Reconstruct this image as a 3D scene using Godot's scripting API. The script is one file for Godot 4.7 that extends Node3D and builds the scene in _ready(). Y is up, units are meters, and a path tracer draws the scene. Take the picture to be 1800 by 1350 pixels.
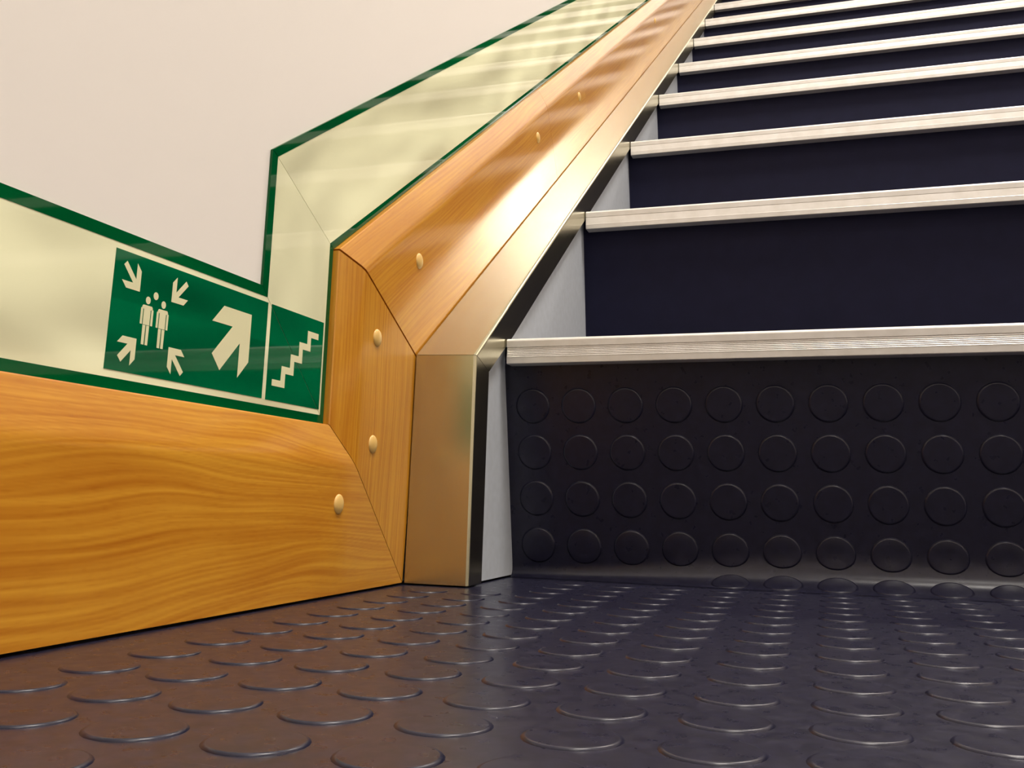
extends Node3D
# Corner of a stair flight seen from floor level. x to the right, y up, and in the helper V() the third number is metres away from the camera along the side wall.

const EYE := 0.058
const XE := -0.2850     # front edge of the timber where the bevel starts
const XW := -0.2775     # flat face of the timber
const XS := -0.2895     # face of the guidance strip
const XWALL := -0.2910  # painted wall
const XM := -0.2295     # side face of the steel trim
const XST := -0.2345    # painted stringer
const XR := 1.90        # far side of the flight
const OVERHANG := 0.015

var mat := {}
var rng := RandomNumberGenerator.new()
var cam_right := Vector3(0.950944, 0.020499, -0.308684)
var cam_up := Vector3(0.047927, 0.975994, 0.212457)
var cam_back := Vector3(0.305629, -0.216829, 0.927133)


func _ready():
	rng.seed = 7
	# --- camera, exposure, lights
	var cam := Camera3D.new()
	cam.name = "camera"
	cam.projection = Camera3D.PROJECTION_FRUSTUM
	cam.near = 0.05
	cam.far = 50.0
	cam.size = 1350.0 / 1715.0 * 0.05
	cam.frustum_offset = Vector2(17.0 / 1715.0, -178.0 / 1715.0) * 0.05
	cam.transform = Transform3D(Basis(cam_right, cam_up, cam_back).orthonormalized(), Vector3(0, EYE, 0))
	add_child(cam)
	cam.current = true
	var we := WorldEnvironment.new()
	we.name = "environment"
	var env := Environment.new()
	env.background_mode = Environment.BG_COLOR
	env.background_color = Color(0, 0, 0)
	env.tonemap_mode = Environment.TONE_MAPPER_LINEAR
	env.tonemap_exposure = 1.07
	env.sdfgi_enabled = true
	env.ssao_enabled = true
	env.ssil_enabled = true
	we.environment = env
	add_child(we)
	var warm := Color(1.0, 0.97, 0.935)
	ceiling_lamp(V(0.55, 2.70, 0.25), Vector2(0.60, 0.60), 6.2, warm, "square white ceiling light above the foot of the stairs")
	ceiling_lamp(V(0.75, 2.70, -1.35), Vector2(0.60, 0.60), 1.7, warm, "square white ceiling light over the hall behind the camera")
	ceiling_lamp(V(1.30, 4.90, 4.60), Vector2(0.40, 0.40), 9.0, warm, "square white ceiling light above the upper landing")
	materials()
	room()
	stringer()
	steps()
	floor_studs()
	timber()
	steel()
	strips()
	signs()


# ---------------------------------------------------------------- helpers
func V(x: float, y: float, z: float) -> Vector3:
	return Vector3(x, y, -z)


func surf() -> SurfaceTool:
	var st := SurfaceTool.new()
	st.begin(Mesh.PRIMITIVE_TRIANGLES)
	return st


func vert(st: SurfaceTool, p: Vector3, n: Vector3, uv: Vector2):
	st.set_normal(n)
	st.set_uv(uv)
	st.add_vertex(p)


func tri(st: SurfaceTool, p: Array, n: Array, uv: Array):
	var order := [0, 1, 2]
	if (p[1] - p[0]).cross(p[2] - p[0]).dot(n[0] + n[1] + n[2]) > 0.0:
		order = [0, 2, 1]
	for k in order:
		vert(st, p[k], n[k], uv[k])


func quad(st: SurfaceTool, a: Vector3, b: Vector3, c: Vector3, d: Vector3, n: Vector3, uv = null):
	var t = uv if uv else [Vector2(0, 0), Vector2(1, 0), Vector2(1, 1), Vector2(0, 1)]
	tri(st, [a, b, c], [n, n, n], [t[0], t[1], t[2]])
	tri(st, [a, c, d], [n, n, n], [t[0], t[2], t[3]])


func quad_s(st: SurfaceTool, p: Array, n: Array, t: Array):
	tri(st, [p[0], p[1], p[2]], [n[0], n[1], n[2]], [t[0], t[1], t[2]])
	tri(st, [p[0], p[2], p[3]], [n[0], n[2], n[3]], [t[0], t[2], t[3]])


func box(st: SurfaceTool, lo: Vector3, hi: Vector3):
	var a := Vector3(minf(lo.x, hi.x), minf(lo.y, hi.y), minf(lo.z, hi.z))
	var b := Vector3(maxf(lo.x, hi.x), maxf(lo.y, hi.y), maxf(lo.z, hi.z))
	for axis in 3:
		for s in 2:
			var n := Vector3.ZERO
			n[axis] = 1.0 if s else -1.0
			var at: float = b[axis] if s else a[axis]
			var u := (axis + 1) % 3
			var w := (axis + 2) % 3
			var p := []
			var t := []
			for k in [[0, 0], [1, 0], [1, 1], [0, 1]]:
				var q := Vector3.ZERO
				q[axis] = at
				q[u] = b[u] if k[0] else a[u]
				q[w] = b[w] if k[1] else a[w]
				p.append(q)
				t.append(Vector2(q[u], q[w]))
			quad(st, p[0], p[1], p[2], p[3], n, t)


# a straight piece between two (mitred) ends. prof: closed outline, each entry the list of nodes of one arris
func sweep(st: SurfaceTool, prof: Array, seg: int, gap_a: float, gap_b: float, uv_at := Vector2.ZERO, smooth_from := -1, smooth_to := -1):
	var a := []
	var b := []
	var count := prof.size()
	var d := Vector3.ZERO
	for k in count:
		d += (prof[k][seg + 1] - prof[k][seg]).normalized()
	d = d.normalized()
	for k in count:
		a.append(prof[k][seg] + d * gap_a)
		b.append(prof[k][seg + 1] - d * gap_b)
	var area := Vector3.ZERO
	for k in count:
		area += (a[k] - a[0]).cross(a[(k + 1) % count] - a[0])
	var turn := signf(area.dot(d))
	var normals := []
	for k in count:
		var e: Vector3 = a[(k + 1) % count] - a[k]
		normals.append(e.cross(d).normalized() * turn)
	var across := uv_at.y
	for k in count:
		var k2 := (k + 1) % count
		var wide: float = ((a[k2] - a[k]) - d * (a[k2] - a[k]).dot(d)).length()
		var t := [Vector2(uv_at.x + a[k].dot(d), across), Vector2(uv_at.x + b[k].dot(d), across), Vector2(uv_at.x + b[k2].dot(d), across + wide), Vector2(uv_at.x + a[k2].dot(d), across + wide)]
		var n0: Vector3 = normals[k]
		var n1: Vector3 = normals[k]
		if k > smooth_from and k <= smooth_to:
			n0 = (normals[k - 1] + normals[k]).normalized()
		if k >= smooth_from and k < smooth_to:
			n1 = (normals[k] + normals[k2]).normalized()
		quad_s(st, [a[k], b[k], b[k2], a[k2]], [n0, n0, n1, n1], t)
		across += wide
	for end in 2:
		var p: Array = b if end else a
		var n := area.normalized() * turn * (1.0 if end else -1.0)
		for k in count / 2 - 1:
			var m := count - 1 - k
			quad(st, p[k], p[k + 1], p[m - 1], p[m], n, [Vector2(p[k].x, p[k].y), Vector2(p[k + 1].x, p[k + 1].y), Vector2(p[m - 1].x, p[m - 1].y), Vector2(p[m].x, p[m].y)])


# an outline in the plane of the wall, (z away, y), between two x
func slab(st: SurfaceTool, outline: PackedVector2Array, x_front: float, x_back: float):
	var idx := Geometry2D.triangulate_polygon(outline)
	for k in range(0, idx.size(), 3):
		for side in 2:
			var x := x_back if side else x_front
			var n := Vector3(-1 if side else 1, 0, 0)
			var p := []
			var t := []
			for j in 3:
				var q := outline[idx[k + j]]
				p.append(V(x, q.y, q.x))
				t.append(q)
			tri(st, p, [n, n, n], t)
	var area := 0.0
	for k in outline.size():
		var q0 := outline[k]
		var q1 := outline[(k + 1) % outline.size()]
		area += q0.x * q1.y - q1.x * q0.y
	for k in outline.size():
		var q0 := outline[k]
		var q1 := outline[(k + 1) % outline.size()]
		var e := q1 - q0
		var o := Vector2(e.y, -e.x).normalized() * signf(area)
		quad(st, V(x_front, q0.y, q0.x), V(x_front, q1.y, q1.x), V(x_back, q1.y, q1.x), V(x_back, q0.y, q0.x), V(0, o.y, o.x), [q0, q1, q1, q0])


# a round button standing on the plane through the origin, axis +y
func button(radius: float, height: float, rim: float, sides: int, dome := 0.0) -> ArrayMesh:
	var st := surf()
	var prof := [Vector2(radius, 0.0), Vector2(radius - rim * 0.30, height * 0.62), Vector2(radius - rim, height)]
	var nor := [Vector2(0.93, 0.37).normalized(), Vector2(0.75, 0.66).normalized(), Vector2(0.16, 0.99).normalized()]
	if dome > 0.0:
		prof = []
		nor = []
		for k in 7:
			var t := k / 6.0 * PI / 2.0
			prof.append(Vector2(radius * cos(t), height * sin(t)))
			nor.append(Vector2(cos(t) * height, sin(t) * radius).normalized())
	for s in sides:
		var a0 := TAU * s / sides
		var a1 := TAU * (s + 1) / sides
		var r0 := Vector3(cos(a0), 0, sin(a0))
		var r1 := Vector3(cos(a1), 0, sin(a1))
		for k in prof.size() - 1:
			var p0: Vector2 = prof[k]
			var p1: Vector2 = prof[k + 1]
			var n0: Vector2 = nor[k]
			var n1: Vector2 = nor[k + 1]
			var up := Vector3.UP
			quad_s(st, [r0 * p0.x + up * p0.y, r1 * p0.x + up * p0.y, r1 * p1.x + up * p1.y, r0 * p1.x + up * p1.y],
				[r0 * n0.x + up * n0.y, r1 * n0.x + up * n0.y, r1 * n1.x + up * n1.y, r0 * n1.x + up * n1.y],
				[Vector2(p0.x, 0), Vector2(p0.x, 1), Vector2(p1.x, 1), Vector2(p1.x, 0)])
		if dome <= 0.0:
			var q: Vector2 = prof[2]
			tri(st, [Vector3(0, height, 0), r0 * q.x + Vector3(0, height, 0), r1 * q.x + Vector3(0, height, 0)], [Vector3.UP, Vector3.UP, Vector3.UP], [Vector2.ZERO, Vector2(1, 0), Vector2(0, 1)])
	return st.commit()


func put(called: String, mesh: Mesh, m: Material, parent: Node = self) -> MeshInstance3D:
	var o := MeshInstance3D.new()
	o.name = called
	o.mesh = mesh
	o.material_override = m
	parent.add_child(o, true)
	return o


func numbered(called: String) -> String:
	var n := 0
	var name_now := called
	while has_node(name_now):
		n += 1
		name_now = "%s_%03d" % [called, n]
	return name_now


func thing(called: String, label: String, category: String, at := Vector3.ZERO, group := "") -> Node3D:
	var o := Node3D.new()
	o.name = numbered(called)
	add_child(o)
	o.position = at
	tag(o, label, category, group)
	return o


func tag(o: Node, label: String, category: String, group := ""):
	o.set_meta("label", label)
	o.set_meta("category", category)
	if group:
		o.set_meta("group", group)


func struct(called: String, mesh: Mesh, m: Material, label: String) -> MeshInstance3D:
	var o := put(called, mesh, m)
	o.set_meta("kind", "structure")
	o.set_meta("label", label)
	o.set_meta("category", called.get_slice("_", 0))
	return o


func pixel_of(p: Vector3) -> Vector2:
	var q := p - Vector3(0, EYE, 0)
	var depth := -q.dot(cam_back)
	if depth < 0.02:
		return Vector2(-9999, -9999)
	return Vector2(883.0 + 1715.0 * q.dot(cam_right) / depth, 497.0 - 1715.0 * q.dot(cam_up) / depth)


# ---------------------------------------------------------------- materials
func plain(color: Color, rough: float, metal := 0.0) -> StandardMaterial3D:
	var m := StandardMaterial3D.new()
	m.albedo_color = color
	m.roughness = rough
	m.metallic = metal
	return m


func noise_tex(freq: float, octaves: int, seed_now: int, lo: Color, hi: Color, side := 512) -> NoiseTexture2D:
	var n := FastNoiseLite.new()
	n.noise_type = FastNoiseLite.TYPE_SIMPLEX_SMOOTH
	n.frequency = freq
	n.seed = seed_now
	n.fractal_octaves = octaves
	var t := NoiseTexture2D.new()
	t.width = side
	t.height = side
	t.seamless = true
	t.noise = n
	var g := Gradient.new()
	g.set_color(0, lo)
	g.set_color(1, hi)
	t.color_ramp = g
	return t


func wood_image(seed_now: int, arch: float) -> ImageTexture:
	var w := 1536
	var h := 384
	var coarse := FastNoiseLite.new()
	coarse.seed = seed_now
	coarse.frequency = 1.0
	coarse.fractal_octaves = 3
	var fine := FastNoiseLite.new()
	fine.seed = seed_now + 5
	fine.frequency = 1.0
	fine.fractal_octaves = 2
	var bytes := PackedByteArray()
	bytes.resize(w * h * 3)
	var i := 0
	for y in h:
		var v := y / float(h) * 0.25
		for x in w:
			var u := x / float(w) * 2.0
			# growth bands that wander along the board
			var bend := coarse.get_noise_2d(u * 1.8, v * 6.0) * 0.022 * arch
			var vv := v + bend
			var band := coarse.get_noise_2d(u * 0.9 + 40.0, vv * 130.0)
			var streak := fine.get_noise_2d(u * 5.0, vv * 420.0)
			var fleck := fine.get_noise_2d(u * 60.0 + 9.0, v * 900.0)
			var cloud := coarse.get_noise_2d(u * 7.0 + 11.0, v * 12.0 + 70.0)
			var dark := clampf(0.38 + band * 0.26 * arch + streak * 0.44 + cloud * 0.20 + maxf(fleck - 0.25, 0.0) * 0.35, 0.0, 1.0)
			bytes[i] = int(lerpf(232.0, 190.0, dark))
			bytes[i + 1] = int(lerpf(190.0, 130.0, dark))
			bytes[i + 2] = int(lerpf(128.0, 68.0, dark))
			i += 3
	return ImageTexture.create_from_image(Image.create_from_data(w, h, false, Image.FORMAT_RGB8, bytes))


func materials():
	mat.wall = plain(Color(0.93, 0.905, 0.875), 0.75)
	mat.ceiling = plain(Color(0.92, 0.91, 0.89), 0.9)
	mat.white = plain(Color(0.78, 0.805, 0.84), 0.5)
	mat.white.albedo_texture = noise_tex(0.03, 5, 21, Color(0.95, 0.95, 0.945), Color(1, 1, 1))
	mat.white.uv1_triplanar = true
	mat.white.uv1_world_triplanar = true
	mat.white.uv1_scale = Vector3(6, 6, 6)
	var beech := wood_image(11, 1.0)
	var beech_straight := wood_image(31, 0.35)
	for k in [["beech", beech], ["beech_straight", beech_straight]]:
		var m := plain(Color(0.91, 0.80, 0.39), 0.42)
		m.albedo_texture = k[1]
		m.uv1_scale = Vector3(1.0 / 2.0, 1.0 / 0.25, 1)
		m.clearcoat_enabled = true
		m.clearcoat = 0.9
		m.clearcoat_roughness = 0.16
		m.metallic_specular = 0.2
		mat[k[0]] = m
	mat.cap = plain(Color(0.87, 0.71, 0.41), 0.35)
	mat.steel = plain(Color(0.76, 0.735, 0.62), 0.265, 1.0)
	mat.steel.roughness_texture = noise_tex(0.02, 4, 12, Color(0.85, 0.85, 0.85), Color(1, 1, 1))
	mat.steel.uv1_scale = Vector3(2, 30, 1)
	mat.aluminium = plain(Color(0.93, 0.92, 0.905), 0.36, 0.25)
	mat.aluminium.albedo_texture = noise_tex(0.015, 5, 14, Color(0.93, 0.925, 0.91), Color(1, 1, 1))
	mat.aluminium.uv1_triplanar = true
	mat.aluminium.uv1_world_triplanar = true
	mat.aluminium.uv1_scale = Vector3(6, 6, 6)
	mat.navy = plain(Color(0.085, 0.09, 0.195), 0.65)
	mat.navy.metallic_specular = 0.3
	mat.navy.albedo_texture = noise_tex(0.02, 4, 15, Color(0.86, 0.86, 0.88), Color(1, 1, 1))
	mat.navy.uv1_triplanar = true
	mat.navy.uv1_world_triplanar = true
	mat.navy.uv1_scale = Vector3(4, 4, 4)
	mat.rubber = plain(Color(0.136, 0.134, 0.215), 0.34)
	mat.rubber.metallic_specular = 0.45
	mat.rubber.albedo_texture = noise_tex(0.02, 6, 17, Color(0.72, 0.72, 0.73), Color(1, 1, 1), 1024)
	mat.rubber.roughness_texture = noise_tex(0.03, 5, 18, Color(0.75, 0.75, 0.75), Color(1, 1, 1))
	mat.rubber.uv1_triplanar = true
	mat.rubber.uv1_world_triplanar = true
	mat.rubber.uv1_scale = Vector3(6, 6, 6)
	mat.pale = plain(Color(0.925, 0.92, 0.77), 0.40)
	mat.green = plain(Color(0.0, 0.33, 0.16), 0.40)
	mat.sign_green = plain(Color(0.0, 0.40, 0.24), 0.40)
	var waves := wavy_sheet()
	for key in ["pale", "green", "sign_green"]:
		var m: StandardMaterial3D = mat[key]
		m.clearcoat_enabled = true
		m.clearcoat = 0.62
		m.metallic_specular = 0.0
		m.clearcoat_roughness = 0.03
		m.normal_enabled = true
		m.normal_texture = waves
		m.normal_scale = 0.115
		m.uv1_scale = Vector3(1.0 / 4.5, 1.0 / 0.14, 1)
	mat.symbol = plain(Color(0.91, 0.895, 0.73), 0.35)


# the slightly wavy surface of the glossy sheet: long along the strip, short across it
func wavy_sheet() -> ImageTexture:
	var w := 1024
	var h := 128
	var n := FastNoiseLite.new()
	n.noise_type = FastNoiseLite.TYPE_SIMPLEX_SMOOTH
	n.seed = 8
	n.frequency = 1.0
	n.fractal_octaves = 2
	n.fractal_gain = 0.35
	var bytes := PackedByteArray()
	bytes.resize(w * h * 3)
	var i := 0
	for y in h:
		var v := y / float(h) * 0.14
		for x in w:
			var u := x / float(w) * 4.5
			var here := n.get_noise_2d(u * 5.5, v * 15.0)
			var du := (n.get_noise_2d((u + 0.001) * 5.5, v * 15.0) - here) / 0.001
			var dv := (n.get_noise_2d(u * 5.5, (v + 0.001) * 15.0) - here) / 0.001
			var nn := Vector3(-du * 0.03, -dv * 0.03, 1.0).normalized()
			bytes[i] = int(nn.x * 127.0 + 128.0)
			bytes[i + 1] = int(nn.y * 127.0 + 128.0)
			bytes[i + 2] = int(nn.z * 127.0 + 128.0)
			i += 3
	return ImageTexture.create_from_image(Image.create_from_data(w, h, false, Image.FORMAT_RGB8, bytes))


# ---------------------------------------------------------------- lamps
func ceiling_lamp(at: Vector3, size: Vector2, energy: float, color: Color, label: String):
	var t := thing("ceiling_light", label, "light", at)
	var st := surf()
	var hx := size.x / 2.0
	var hz := size.y / 2.0
	var e := 0.03
	for s in [-1, 1]:
		box(st, Vector3(s * hx, -0.002, -hz - e), Vector3(s * (hx + e), -0.030, hz + e))
		box(st, Vector3(-hx, -0.002, s * hz), Vector3(hx, -0.030, s * (hz + e)))
	put("frame", st.commit(), plain(Color(0.9, 0.9, 0.9), 0.4), t)
	var sd := surf()
	box(sd, Vector3(-hx, -0.002, -hz), Vector3(hx, -0.020, hz))
	var glow := plain(Color(0.9, 0.9, 0.9), 0.5)
	glow.emission_enabled = true
	glow.emission = color
	glow.emission_energy_multiplier = 2.0
	put("diffuser", sd.commit(), glow, t)
	var l := AreaLight3D.new()
	l.name = "lamp"
	l.area_size = size
	l.area_range = 20.0
	l.area_attenuation = 2.0
	l.light_energy = energy
	l.light_color = color
	l.shadow_enabled = true
	l.rotation_degrees = Vector3(-90, 0, 0)
	l.position = Vector3(0, -0.025, 0)
	t.add_child(l, true)


# ---------------------------------------------------------------- room
func room():
	var st := surf()
	box(st, V(XWALL - 0.12, 0, -2.6), V(XWALL, 5.1, 6.1))
	struct("wall_left", st.commit(), mat.wall, "plain cream white painted wall beside the stairs")
	st = surf()
	box(st, V(XR, 0, -2.6), V(XR + 0.12, 5.1, 6.1))
	struct("wall_right", st.commit(), mat.wall, "plain cream white wall on the open side of the stairs")
	st = surf()
	box(st, V(XWALL, 0, -2.6), V(XR, 2.8, -2.5))
	struct("wall_back", st.commit(), mat.wall, "plain cream white wall behind the camera")
	st = surf()
	box(st, V(XWALL, 2.1, 6.0), V(XR, 5.0, 6.1))
	struct("wall_front", st.commit(), mat.wall, "plain cream white wall behind the upper landing")
	st = surf()
	slab(st, PackedVector2Array([Vector2(-2.6, 2.705), Vector2(0.9, 2.705), Vector2(3.6, 4.905), Vector2(6.1, 4.905), Vector2(6.1, 5.05), Vector2(3.5, 5.05), Vector2(0.8, 2.85), Vector2(-2.6, 2.85)]), XR, XWALL)
	struct("ceiling", st.commit(), mat.ceiling, "white ceiling that climbs above the stairs")
	st = surf()
	box(st, V(XWALL, -0.06, -2.6), V(XR, 0.0, 0.80))
	struct("floor", st.commit(), mat.rubber, "dark grey rubber floor with raised round studs")


func stringer():
	var st := surf()
	slab(st, PackedVector2Array([Vector2(0.6460, 0.0015), Vector2(0.6490, 0.1530), Vector2(0.965, 0.3600), Vector2(4.15, 2.487), Vector2(4.15, 1.9), Vector2(1.2, 0.0015)]), XST, -0.2768)
	var o := put("stair_stringer", st.commit(), mat.white)
	tag(o, "pale grey painted stringer board along the left ends of the steps", "stringer")


# ---------------------------------------------------------------- steps
func nosing_mesh(ribbed: bool) -> ArrayMesh:
	# outline of the aluminium nosing, (back from its front face, below its top face)
	var pts := PackedVector2Array()
	pts.append(Vector2(0.050, 0.0))
	for k in 5:
		var t := k / 4.0 * PI / 2.0
		pts.append(Vector2(0.0022 - 0.0022 * sin(t), -0.0022 + 0.0022 * cos(t)))
	pts.append(Vector2(0.0004, -0.0066))
	pts.append(Vector2(0.0012, -0.0069))
	if not ribbed:
		pts.append(Vector2(0.0011, -0.0070))
		pts.append(Vector2(0.0004, -0.0072))
		pts.append(Vector2(0.0002, -0.0144))
	for k in (6 if ribbed else 0):
		var y0 := -0.0069 - k * 0.00125
		var z0 := 0.0010 - k * 0.00012
		pts.append(Vector2(z0 - 0.0002, y0 - 0.0009))
		pts.append(Vector2(z0 + 0.0004, y0 - 0.00125))
	pts.append(Vector2(0.0000, -0.0147))
	pts.append(Vector2(0.0001, -0.0151))
	pts.append(Vector2(0.0005, -0.0190))
	pts.append(Vector2(0.0012, -0.0195))
	pts.append(Vector2(0.0140, -0.0195))
	pts.append(Vector2(0.0140, -0.0030))
	pts.append(Vector2(0.050, -0.0030))
	var st := surf()
	var x0 := -0.2285
	var idx := Geometry2D.triangulate_polygon(pts)
	for k in range(0, idx.size(), 3):
		for s in 2:
			var p := []
			for j in 3:
				p.append(V(XR if s else x0, pts[idx[k + j]].y, pts[idx[k + j]].x))
			var n := Vector3(1 if s else -1, 0, 0)
			tri(st, p, [n, n, n], [Vector2.ZERO, Vector2.RIGHT, Vector2.ONE])
	var nor := []
	for k in pts.size():
		var e := pts[(k + 1) % pts.size()] - pts[k]
		nor.append(Vector2(-e.y, e.x).normalized())
	var check := 0.0
	for k in pts.size():
		check += pts[k].cross(pts[(k + 1) % pts.size()])
	for k in pts.size():
		var k2 := (k + 1) % pts.size()
		var n2: Vector2 = nor[k] * (-1.0 if check > 0.0 else 1.0)
		var na := n2
		var nb := n2
		if k >= 1 and k <= 4:
			na = (nor[k - 1] + nor[k]).normalized() * (-1.0 if check > 0.0 else 1.0)
			nb = (nor[k] + nor[k2]).normalized() * (-1.0 if check > 0.0 else 1.0)
		var a := pts[k]
		var b := pts[k2]
		quad_s(st, [V(x0, a.y, a.x), V(XR, a.y, a.x), V(XR, b.y, b.x), V(x0, b.y, b.x)], [V(0, na.y, na.x), V(0, na.y, na.x), V(0, nb.y, nb.x), V(0, nb.y, nb.x)], [a, Vector2(a.x + 1, a.y), Vector2(b.x + 1, b.y), b])
	return st.commit()


func steps():
	var front := [0.7074, 0.9711, 1.2335, 1.4889, 1.7415]
	var top := [0.1790, 0.3582, 0.5330, 0.7078, 0.8775]
	while front.size() < 12:
		front.append(front[-1] + 0.2545)
		top.append(top[-1] + 0.1745)
	var words := ["lowest stair step, its dark rubber riser covered in round studs", "second stair step from the floor, smooth navy riser under a pale aluminium nosing",
		"third stair step from the floor, smooth navy riser", "fourth stair step from the floor, smooth navy riser", "fifth stair step from the floor, narrow navy riser in view",
		"sixth stair step from the floor, navy riser and pale nosing", "seventh stair step from the floor, navy riser and pale nosing", "eighth stair step from the floor, near the top edge of the photo",
		"ninth stair step from the floor, cut by the top edge of the photo", "tenth stair step from the floor, high in the flight", "eleventh stair step from the floor, last below the landing", "top stair step that forms the upper landing"]
	var nose_ribbed := nosing_mesh(true)
	var nose_plain := nosing_mesh(false)
	var stud := button(0.0136, 0.0008, 0.0016, 28)
	for k in 12:
		var base_y: float = 0.0 if k == 0 else top[k - 1]
		var t := thing("stair_step", words[k], "step", V(0, base_y, front[k]), "steps of the staircase")
		var z: float = front[k]
		var h: float = top[k] - base_y
		# riser: leans forward to its top under the nosing
		var rt := OVERHANG
		var rb := 0.0456 if k == 0 else 0.032
		var st := surf()
		var y1 := h - 0.019
		slab(st, PackedVector2Array([Vector2(rb, 0.0), Vector2(rt, y1), Vector2(rt, h - 0.004), Vector2(rt + 0.006, h - 0.004), Vector2(rb + 0.006, 0.0)]), XR, XST)
		var r := put("riser", st.commit(), mat.rubber if k == 0 else mat.navy, t)
		st = surf()
		var back: float = (front[k + 1] - z + 0.032) if k < 11 else 6.0 - z
		box(st, V(XST, h - 0.0032, rt + 0.0065), V(XR, h - 0.030, back))
		box(st, V(XST, h - 0.0010, 0.0505), V(XR, h - 0.0032, back))
		put("tread", st.commit(), mat.navy, t)
		var n := put("nosing", nose_plain if k else nose_ribbed, mat.aluminium, t)
		n.position = V(0, h, 0)
		if k == 0:
			first_step_details(t, r, stud, rb, rt, y1, z)


func first_step_details(t: Node3D, riser: Node3D, stud: Mesh, rb: float, rt: float, y1: float, z: float):
	var up := V(0, y1, rt - rb).normalized()
	var out := Vector3(1, 0, 0).cross(up)
	if out.z < 0.0:
		out = -out
	var lie := Basis(Vector3(1, 0, 0), out, Vector3(1, 0, 0).cross(out))
	for row in range(1, 4):
		for col in 58:
			var x := -0.2130 + 0.0362 * col
			if x > XR - 0.015:
				continue
			var y := 0.0250 + 0.0347 * row
			var o := put("stud", stud, mat.rubber, riser)
			o.transform = Transform3D(lie, V(x, y, lerpf(rb, rt, y / y1)))
	# the sheet turns into the floor in a cove that opens out towards the right
	var st := surf()
	var cols := 40
	for i in cols:
		var xs := [XST + (XR - XST) * pow(i / float(cols), 2.0), XST + (XR - XST) * pow((i + 1) / float(cols), 2.0)]
		for j in 10:
			var p := []
			var n := []
			for c in [[0, j], [1, j], [1, j + 1], [0, j + 1]]:
				var q := cove_point(xs[c[0]], c[1] / 10.0, rb, rt, y1)
				p.append(q[0])
				n.append(q[1])
			quad_s(st, p, n, [Vector2(xs[0], j), Vector2(xs[1], j), Vector2(xs[1], j + 1), Vector2(xs[0], j + 1)])
	var cove := put("cove", st.commit(), mat.rubber, t)
	cove.set_meta("label", "grey rubber cove between riser and floor")
	# two rows of studs bend with the cove: the lowest of the riser and one at its foot
	for row in 2:
		for col in range(4 * row, 58):
			var x := -0.2130 + 0.0362 * col
			if x > XR - 0.015:
				continue
			put("stud", bent_button(x, 0.0250 - 0.0347 * row, rb, rt, y1), mat.rubber, cove if row else riser)


# a stud whose foot follows the cove; along is the distance above the inner corner
func bent_button(x: float, along: float, rb: float, rt: float, y1: float) -> ArrayMesh:
	var st := surf()
	var sides := 24
	var rings := [[0.0136, 0.0], [0.0130, 0.0005], [0.0120, 0.0007], [0.0060, 0.0007], [0.0, 0.0007]]
	var tilt := [0.93, 0.75, 0.16, 0.0, 0.0]
	for s in sides:
		for k in 4:
			var p := []
			var n := []
			for c in [[0, k], [1, k], [1, k + 1], [0, k + 1]]:
				var a: float = TAU * (s + c[0]) / sides
				var ring: Array = rings[c[1]]
				var q := sheet_point(x + cos(a) * ring[0], along + sin(a) * ring[0], rb, rt, y1)
				var up: Vector3 = sheet_point(x, along + sin(a) * ring[0] + 0.001, rb, rt, y1)[0] - sheet_point(x, along + sin(a) * ring[0] - 0.001, rb, rt, y1)[0]
				p.append(q[0] + q[1] * ring[1])
				n.append(((Vector3.RIGHT * cos(a) + up.normalized() * sin(a)) * tilt[c[1]] + q[1] * (1.0 - 0.6 * tilt[c[1]])).normalized())
			quad_s(st, p, n, [Vector2(0, 0), Vector2(1, 0), Vector2(1, 1), Vector2(0, 1)])
	return st.commit()


func cove_radius(x: float) -> float:
	return lerpf(0.010, 0.030, smoothstep(XST, 0.0, x))


func sheet_point(x: float, along: float, rb: float, rt: float, y1: float) -> Array:
	var r := cove_radius(x)
	if along > r:
		var up := Vector2(rt - rb, y1).normalized()
		var p := Vector2(rb, 0) + up * along
		return [V(x, p.y, p.x), V(0, up.x, -up.y)]
	if along < -r:
		return [V(x, 0.0003, rb + along), Vector3.UP]
	return cove_point(x, (r - along) / (2.0 * r), rb, rt, y1)


func cove_point(x: float, t: float, rb: float, rt: float, y1: float) -> Array:
	var r := cove_radius(x)
	var c := Vector2(rb, 0.0003)
	var a := c + Vector2(rt - rb, y1).normalized() * r - Vector2(0.0003, 0)
	var b := c + Vector2(-r, 0)
	var p := a.lerp(c, t).lerp(c.lerp(b, t), t)
	var d := (c - a).lerp(b - c, t)
	var n := Vector2(d.y, -d.x).normalized()
	return [V(x, p.y, p.x), V(0, n.y, n.x)]


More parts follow.
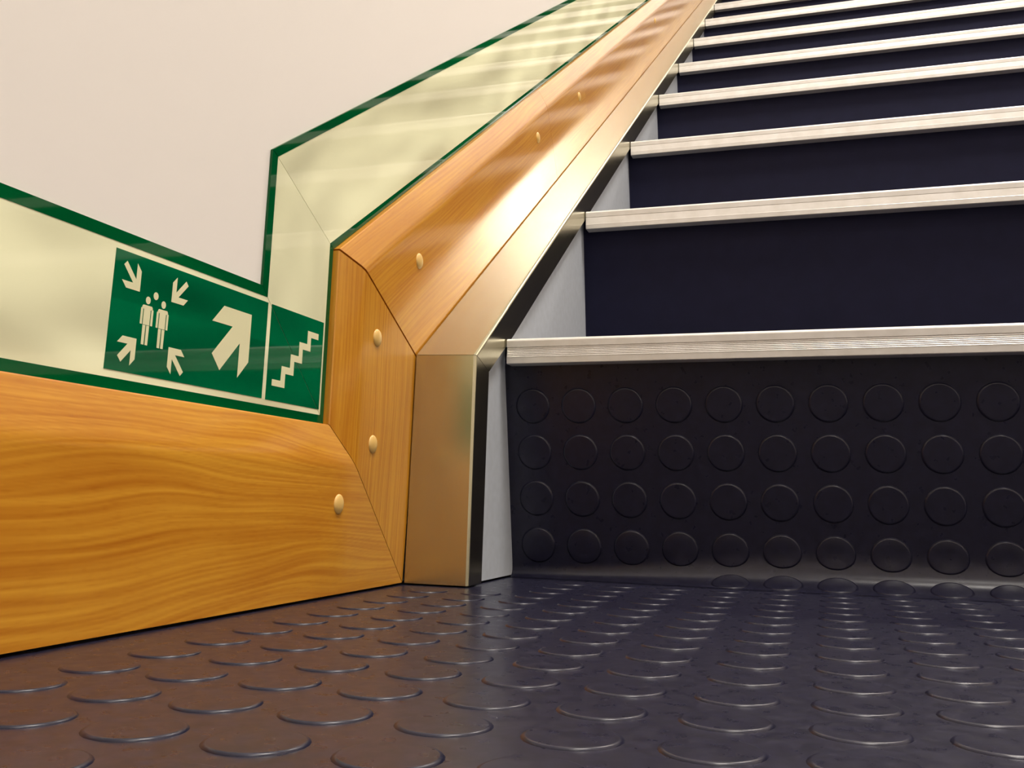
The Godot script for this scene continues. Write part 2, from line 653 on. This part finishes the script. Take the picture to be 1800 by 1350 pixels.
func floor_studs():
	var near := []
	var rest := []
	var mesh := button(0.0131, 0.0006, 0.0013, 28)
	for i in range(-8, 57):
		for j in range(0, 92):
			var away := 0.7086 - 0.0348 * j
			var pitch := lerpf(0.0345, 0.0362, smoothstep(0.3, 0.75, away))
			var p := V(0.0055 + pitch * i, 0, away)
			if p.x < -0.262 or p.x > XR - 0.02:
				continue
			if away > 0.62 and p.x < -0.21:
				continue
			var q := pixel_of(p)
			if q.x > -90 and q.x < 1890 and q.y < 1400 and q.y > 900:
				near.append(p)
			else:
				rest.append(p)
	near.sort_custom(func(a, b): return a.length() < b.length())
	while near.size() > 300:
		rest.append(near.pop_back())
	var fl := get_node("floor")
	for p in near:
		var o := put("stud", mesh, mat.rubber, fl)
		o.position = p
	var mm := MultiMesh.new()
	mm.transform_format = MultiMesh.TRANSFORM_3D
	mm.mesh = mesh
	mm.instance_count = rest.size()
	for k in rest.size():
		mm.set_instance_transform(k, Transform3D(Basis(), rest[k]))
	var mi := MultiMeshInstance3D.new()
	mi.name = "outer_studs"
	mi.multimesh = mm
	mi.material_override = mat.rubber
	mi.set_meta("kind", "stuff")
	fl.add_child(mi, true)


# ---------------------------------------------------------------- timber
func lines(x: float, pts: Array) -> Array:
	var o := []
	for p in pts:
		o.append(V(x, p.y, p.x))
	return o


func timber():
	# arrises in the plane of the wall, (away, up): foot of the hall board, lower mitre, upper mitre, butt joint, top
	var o := [Vector2(-1.6, 0.1002), Vector2(0.535, 0.1002), Vector2(0.535, 0.2102), Vector2(0.980, 0.5062), Vector2(4.10, 2.581)]
	var k := [Vector2(-1.6, 0.0775), Vector2(0.5575, 0.0775), Vector2(0.5575, 0.2020), Vector2(0.991, 0.4898), Vector2(4.11, 2.564)]
	var i := [Vector2(-1.6, 0.0015), Vector2(0.6376, 0.0015), Vector2(0.6455, 0.1590), Vector2(1.0374, 0.4199), Vector2(4.15, 2.4907)]
	# the flat runs on a little behind the steel
	var i2 := [Vector2(-1.6, 0.0015), Vector2(0.6376, 0.0015), Vector2(0.6520, 0.1550), Vector2(1.0420, 0.4130), Vector2(4.155, 2.483)]
	var o_in := []
	for n in o.size():
		o_in.append(o[n].lerp(k[n], 0.03))
	var k_a := []
	var k_b := []
	var k_c := []
	for n in k.size():
		k_a.append(k[n].lerp(o[n], 0.14))
		k_b.append(k[n].lerp(i[n], 0.008))
		k_c.append(k[n].lerp(i[n], 0.045))
	var dx := XW - XE
	var prof := [lines(XWALL + 0.0004, o), lines(XE - 0.0006, o), lines(XE, o_in), lines(XW - dx * 0.14, k_a), lines(XW - dx * 0.035, k_b), lines(XW, k_c), lines(XW, i2), lines(XWALL + 0.0004, i2)]
	var made := [
		["skirting_board", "long beech skirting board on the floor with bevelled top and one screw cap", "beech", 0, 0.0, 0.0003, Vector2(1.23, 0.0), [Vector2(0.5382, 0.0533)]],
		["post_board", "short upright beech board between two mitre joints with two screw caps", "beech_straight", 1, 0.0004, 0.0008, Vector2(0.4, 0.02), [Vector2(0.5801, 0.1605), Vector2(0.5810, 0.0911)]],
		["raking_board", "lower sloping beech board above the steel trim, mitred to the upright board", "beech_straight", 2, 0.0010, 0.0002, Vector2(0.1, 0.05), [Vector2(0.6450, 0.2284), Vector2(0.9537, 0.4395)]],
		["raking_board", "upper sloping beech board running out at the top of the photo", "beech_straight", 3, 0.0002, 0.0, Vector2(0.7, 0.11), [Vector2(1.1405, 0.5645), Vector2(1.7713, 0.9877)]],
	]
	var dome := button(0.0059, 0.0021, 0.001, 24, 1.0)
	for m in made:
		var t := thing(m[0], m[1], "board", Vector3.ZERO)
		var st := surf()
		sweep(st, prof, m[3], m[4], m[5], m[6], 2, 5)
		put("plank", st.commit(), mat[m[2]], t)
		for c in m[7]:
			var cap := put("screw_cap", dome, mat.cap, t)
			cap.transform = Transform3D(Basis(Vector3(0, 1, 0), Vector3(1, 0, 0), Vector3(0, 0, -1)), V(XW - 0.0001, c.y, c.x))
			cap.set_meta("label", "pale domed screw cap")


# ---------------------------------------------------------------- steel
func steel():
	# foot, bend, then the slope, which bows upwards by a few millimetres above the lowest steps
	var i := [Vector2(0.6385, 0.0012), Vector2(0.6445, 0.1585)]
	var e := [Vector2(0.6376, 0.0012), Vector2(0.6415, 0.1570)]
	var l := [Vector2(0.6640, 0.0012), Vector2(0.6695, 0.1485)]
	var inward := [Vector3(0, 0, -0.0012), V(0, -0.0008, 0.0012)]
	for d in [0.07, 0.14, 0.21, 0.28, 0.35, 0.43, 0.52, 0.62, 0.75, 0.90, 1.10, 1.40, 1.80, 2.30, 3.508]:
		var s: float = d / 0.33
		var bow := 0.0025 * s * exp(1.0 - s)
		i.append(Vector2(0.6445 + d, 0.1585 + d * 0.6653))
		e.append(Vector2(0.6415 + d, 0.1570 + d * 0.6669 + bow))
		l.append(Vector2(0.6415 + d + 0.0170, 0.1570 + d * 0.6669 + bow - 0.0195))
		inward.append(V(0, -0.0010, 0.0007))
	var outer := [lines(XW + 0.0012, i)]
	var rad := 0.0022
	for s in 6:
		var t := s / 5.0 * PI / 2.0
		var pts := []
		for n in e.size():
			var ee: Vector2 = e[n]
			pts.append(ee + (l[n] - ee).normalized() * rad * (1.0 - cos(t)))
		outer.append(lines(XM - rad + rad * sin(t), pts))
	outer.append(lines(XM, l))
	var prof := outer.duplicate()
	for s in range(outer.size() - 1, -1, -1):
		var back := []
		for n in e.size():
			var q: Vector3 = outer[s][n]
			if s == 0:
				q += inward[n]
			elif s == outer.size() - 1:
				q.x -= 0.0012
			else:
				q += inward[n] + Vector3(-0.0012, 0, 0)
			back.append(q)
		prof.append(back)
	var st := surf()
	sweep(st, prof, 0, 0.0, 0.0002, Vector2.ZERO, 1, 5)
	var a := put("steel_trim", st.commit(), mat.steel)
	tag(a, "short upright stainless steel corner trim standing on the floor", "trim")
	st = surf()
	for n in range(1, e.size() - 1):
		sweep(st, prof, n, 0.0003 if n == 1 else 0.0, 0.0, Vector2.ZERO, 1, 5)
	var b := put("steel_trim_001", st.commit(), mat.steel)
	tag(b, "long sloping stainless steel trim along the left edge of the steps", "trim")


# ---------------------------------------------------------------- guidance strip
func strips():
	var slope := 0.6655
	var oo := [Vector2(-1.6, 0.1703), Vector2(0.4571, 0.1703), Vector2(0.4571, 0.2493), Vector2(4.05, 0.2493 + slope * 3.5929)]
	var oi := [Vector2(-1.6, 0.1648), Vector2(0.4630, 0.1648), Vector2(0.4630, 0.2469), Vector2(4.05, 0.2469 + slope * 3.587)]
	var ii := [Vector2(-1.6, 0.1056), Vector2(0.5306, 0.1056), Vector2(0.5306, 0.2131), Vector2(4.05, 0.2131 + slope * 3.5194)]
	var io := [Vector2(-1.6, 0.1003), Vector2(0.5349, 0.1003), Vector2(0.5349, 0.2104), Vector2(4.05, 0.2104 + slope * 3.5151)]
	var words := ["level pale green guidance strip on the wall above the skirting board", "short upright pale guidance strip between the two bends", "sloping glossy pale green guidance strip that climbs beside the stairs"]
	for s in 3:
		var t := thing("guidance_strip", words[s], "strip", Vector3.ZERO, "")
		var ga := 0.0 if s == 0 else 0.0002
		var gb := 0.0 if s == 2 else 0.0002
		for part in [["panel", oi, ii, "pale"], ["border", oo, oi, "green"], ["border", ii, io, "green"]]:
			var x := XS if part[0] == "panel" else XS + 0.00015
			var st := surf()
			sweep(st, [lines(XWALL + 0.0002, part[1]), lines(x, part[1]), lines(x, part[2]), lines(XWALL + 0.0002, part[2])], s, ga, gb)
			var o := put(part[0], st.commit(), mat[part[3]], t)
			if part[0] == "border":
				o.set_meta("label", "dark green edge band")


# ---------------------------------------------------------------- signs
func printed(called: String, outline: PackedVector2Array, parent: Node):
	var st := surf()
	slab(st, outline, XS + 0.00028, XS + 0.00018)
	return put(called, st.commit(), mat.symbol, parent)


func arrow(tip: Vector2, dir: Vector2, size: float, thick: float, shaft: float, length: float, parent: Node):
	# dir points along a diagonal; the head's outer edges run level and upright
	var ax := Vector2(-signf(dir.x), 0) * size
	var ay := Vector2(0, -signf(dir.y)) * size
	var back := -dir.normalized()
	var side := Vector2(-back.y, back.x)
	if side.dot(ax) < 0.0:
		side = -side
	var tail := tip + back * length
	var s1 := side * shaft
	var q := PackedVector2Array()
	q.append(tip)
	q.append(tip + ax)
	q.append(tip + ax + Vector2(ax.normalized().x, ay.normalized().y) * thick)
	# inner level edge runs back at distance thick until the shaft flank
	var yl := ay.normalized().y * thick
	var flank1 := tip + s1
	var k1: float = (tip.y + yl - flank1.y) / back.y
	q.append(flank1 + back * k1)
	q.append(tail + s1)
	q.append(tail - s1)
	var xl := ax.normalized().x * thick
	var flank2 := tip - s1
	var k2: float = (tip.x + xl - flank2.x) / back.x
	q.append(flank2 + back * k2)
	q.append(tip + ay + Vector2(ax.normalized().x, ay.normalized().y) * thick)
	q.append(tip + ay)
	printed("arrow_symbol", q, parent)


func disc(at: Vector2, rx: float, ry: float) -> PackedVector2Array:
	var q := PackedVector2Array()
	for k in 20:
		q.append(at + Vector2(cos(TAU * k / 20.0) * rx, sin(TAU * k / 20.0) * ry))
	return q


func figure(cx: float, parent: Node):
	var f := Node3D.new()
	f.name = "figure_symbol"
	parent.add_child(f, true)
	printed("head", disc(Vector2(cx, 0.1431), 0.00165, 0.00175), f)
	var c := Vector2(cx, 0)
	# torso with legs, then the arms hanging beside it with a thin green gap
	printed("torso", PackedVector2Array([c + Vector2(-0.0036, 0.1400), c + Vector2(-0.0030, 0.1407), c + Vector2(0.0030, 0.1407), c + Vector2(0.0036, 0.1400), c + Vector2(0.0036, 0.1392), c + Vector2(0.0023, 0.1388), c + Vector2(0.0023, 0.1318), c + Vector2(-0.0023, 0.1318), c + Vector2(-0.0023, 0.1388), c + Vector2(-0.0036, 0.1392)]), f)
	for s in [-1.0, 1.0]:
		printed("arm", PackedVector2Array([c + Vector2(s * 0.0029, 0.1391), c + Vector2(s * 0.0036, 0.1395), c + Vector2(s * 0.0043, 0.1390), c + Vector2(s * 0.0043, 0.1318), c + Vector2(s * 0.0029, 0.1318)]), f)
		printed("leg", PackedVector2Array([c + Vector2(s * 0.0003, 0.1316), c + Vector2(s * 0.0023, 0.1316), c + Vector2(s * 0.0022, 0.1227), c + Vector2(s * 0.0004, 0.1227)]), f)


func signs():
	var t := thing("escape_sign", "green sign with two figures, four small arrows and one large arrow", "sign")
	var st := surf()
	slab(st, PackedVector2Array([Vector2(0.3395, 0.1619), Vector2(0.4642, 0.1619), Vector2(0.4642, 0.1090), Vector2(0.3395, 0.1090)]), XS + 0.0002, XS)
	put("panel", st.commit(), mat.sign_green, t)
	arrow(Vector2(0.4485, 0.1521), Vector2(1, 1), 0.0257, 0.0093, 0.00535, 0.0415, t)
	arrow(Vector2(0.3572, 0.1458), Vector2(1, -1), 0.0093, 0.0031, 0.00135, 0.0155, t)
	arrow(Vector2(0.3800, 0.1457), Vector2(-1, -1), 0.0093, 0.0031, 0.00135, 0.0155, t)
	arrow(Vector2(0.3583, 0.1246), Vector2(1, 1), 0.0093, 0.0031, 0.00175, 0.0145, t)
	arrow(Vector2(0.3812, 0.1244), Vector2(-1, 1), 0.0093, 0.0031, 0.00150, 0.0160, t)
	figure(0.3636, t)
	figure(0.3747, t)
	printed("head_symbol", disc(Vector2(0.3687, 0.1461), 0.00175, 0.0018), t)
	var u := thing("stairs_sign", "small green sign with a zigzag stair symbol beside the upright board", "sign")
	# the sign runs over the mitre joint of the strip and is cut along it
	for half in [[Vector2(0.4680, 0.16015), Vector2(0.5266, 0.1088), Vector2(0.4680, 0.1088)], [Vector2(0.4680, 0.16065), Vector2(0.4680, 0.1619), Vector2(0.5285, 0.1619), Vector2(0.5285, 0.1088), Vector2(0.5272, 0.1088)]]:
		st = surf()
		slab(st, PackedVector2Array(half), XS + 0.0002, XS)
		put("panel", st.commit(), mat.sign_green, u)
	var p := PackedVector2Array()
	var upper := [Vector2(0.4733, 0.1206), Vector2(0.4822, 0.1206), Vector2(0.4826, 0.1291), Vector2(0.4917, 0.1291), Vector2(0.4917, 0.1371), Vector2(0.5006, 0.1371), Vector2(0.5006, 0.1457), Vector2(0.5096, 0.1457), Vector2(0.5096, 0.1538), Vector2(0.5226, 0.1538)]
	var lower := [Vector2(0.5226, 0.1501), Vector2(0.5138, 0.1501), Vector2(0.5138, 0.1418), Vector2(0.5048, 0.1418), Vector2(0.5048, 0.1333), Vector2(0.4960, 0.1333), Vector2(0.4960, 0.1251), Vector2(0.4870, 0.1251), Vector2(0.4870, 0.1170), Vector2(0.4733, 0.1170)]
	for q in upper:
		p.append(q)
	for q in lower:
		p.append(q)
	printed("stair_symbol", p, u)
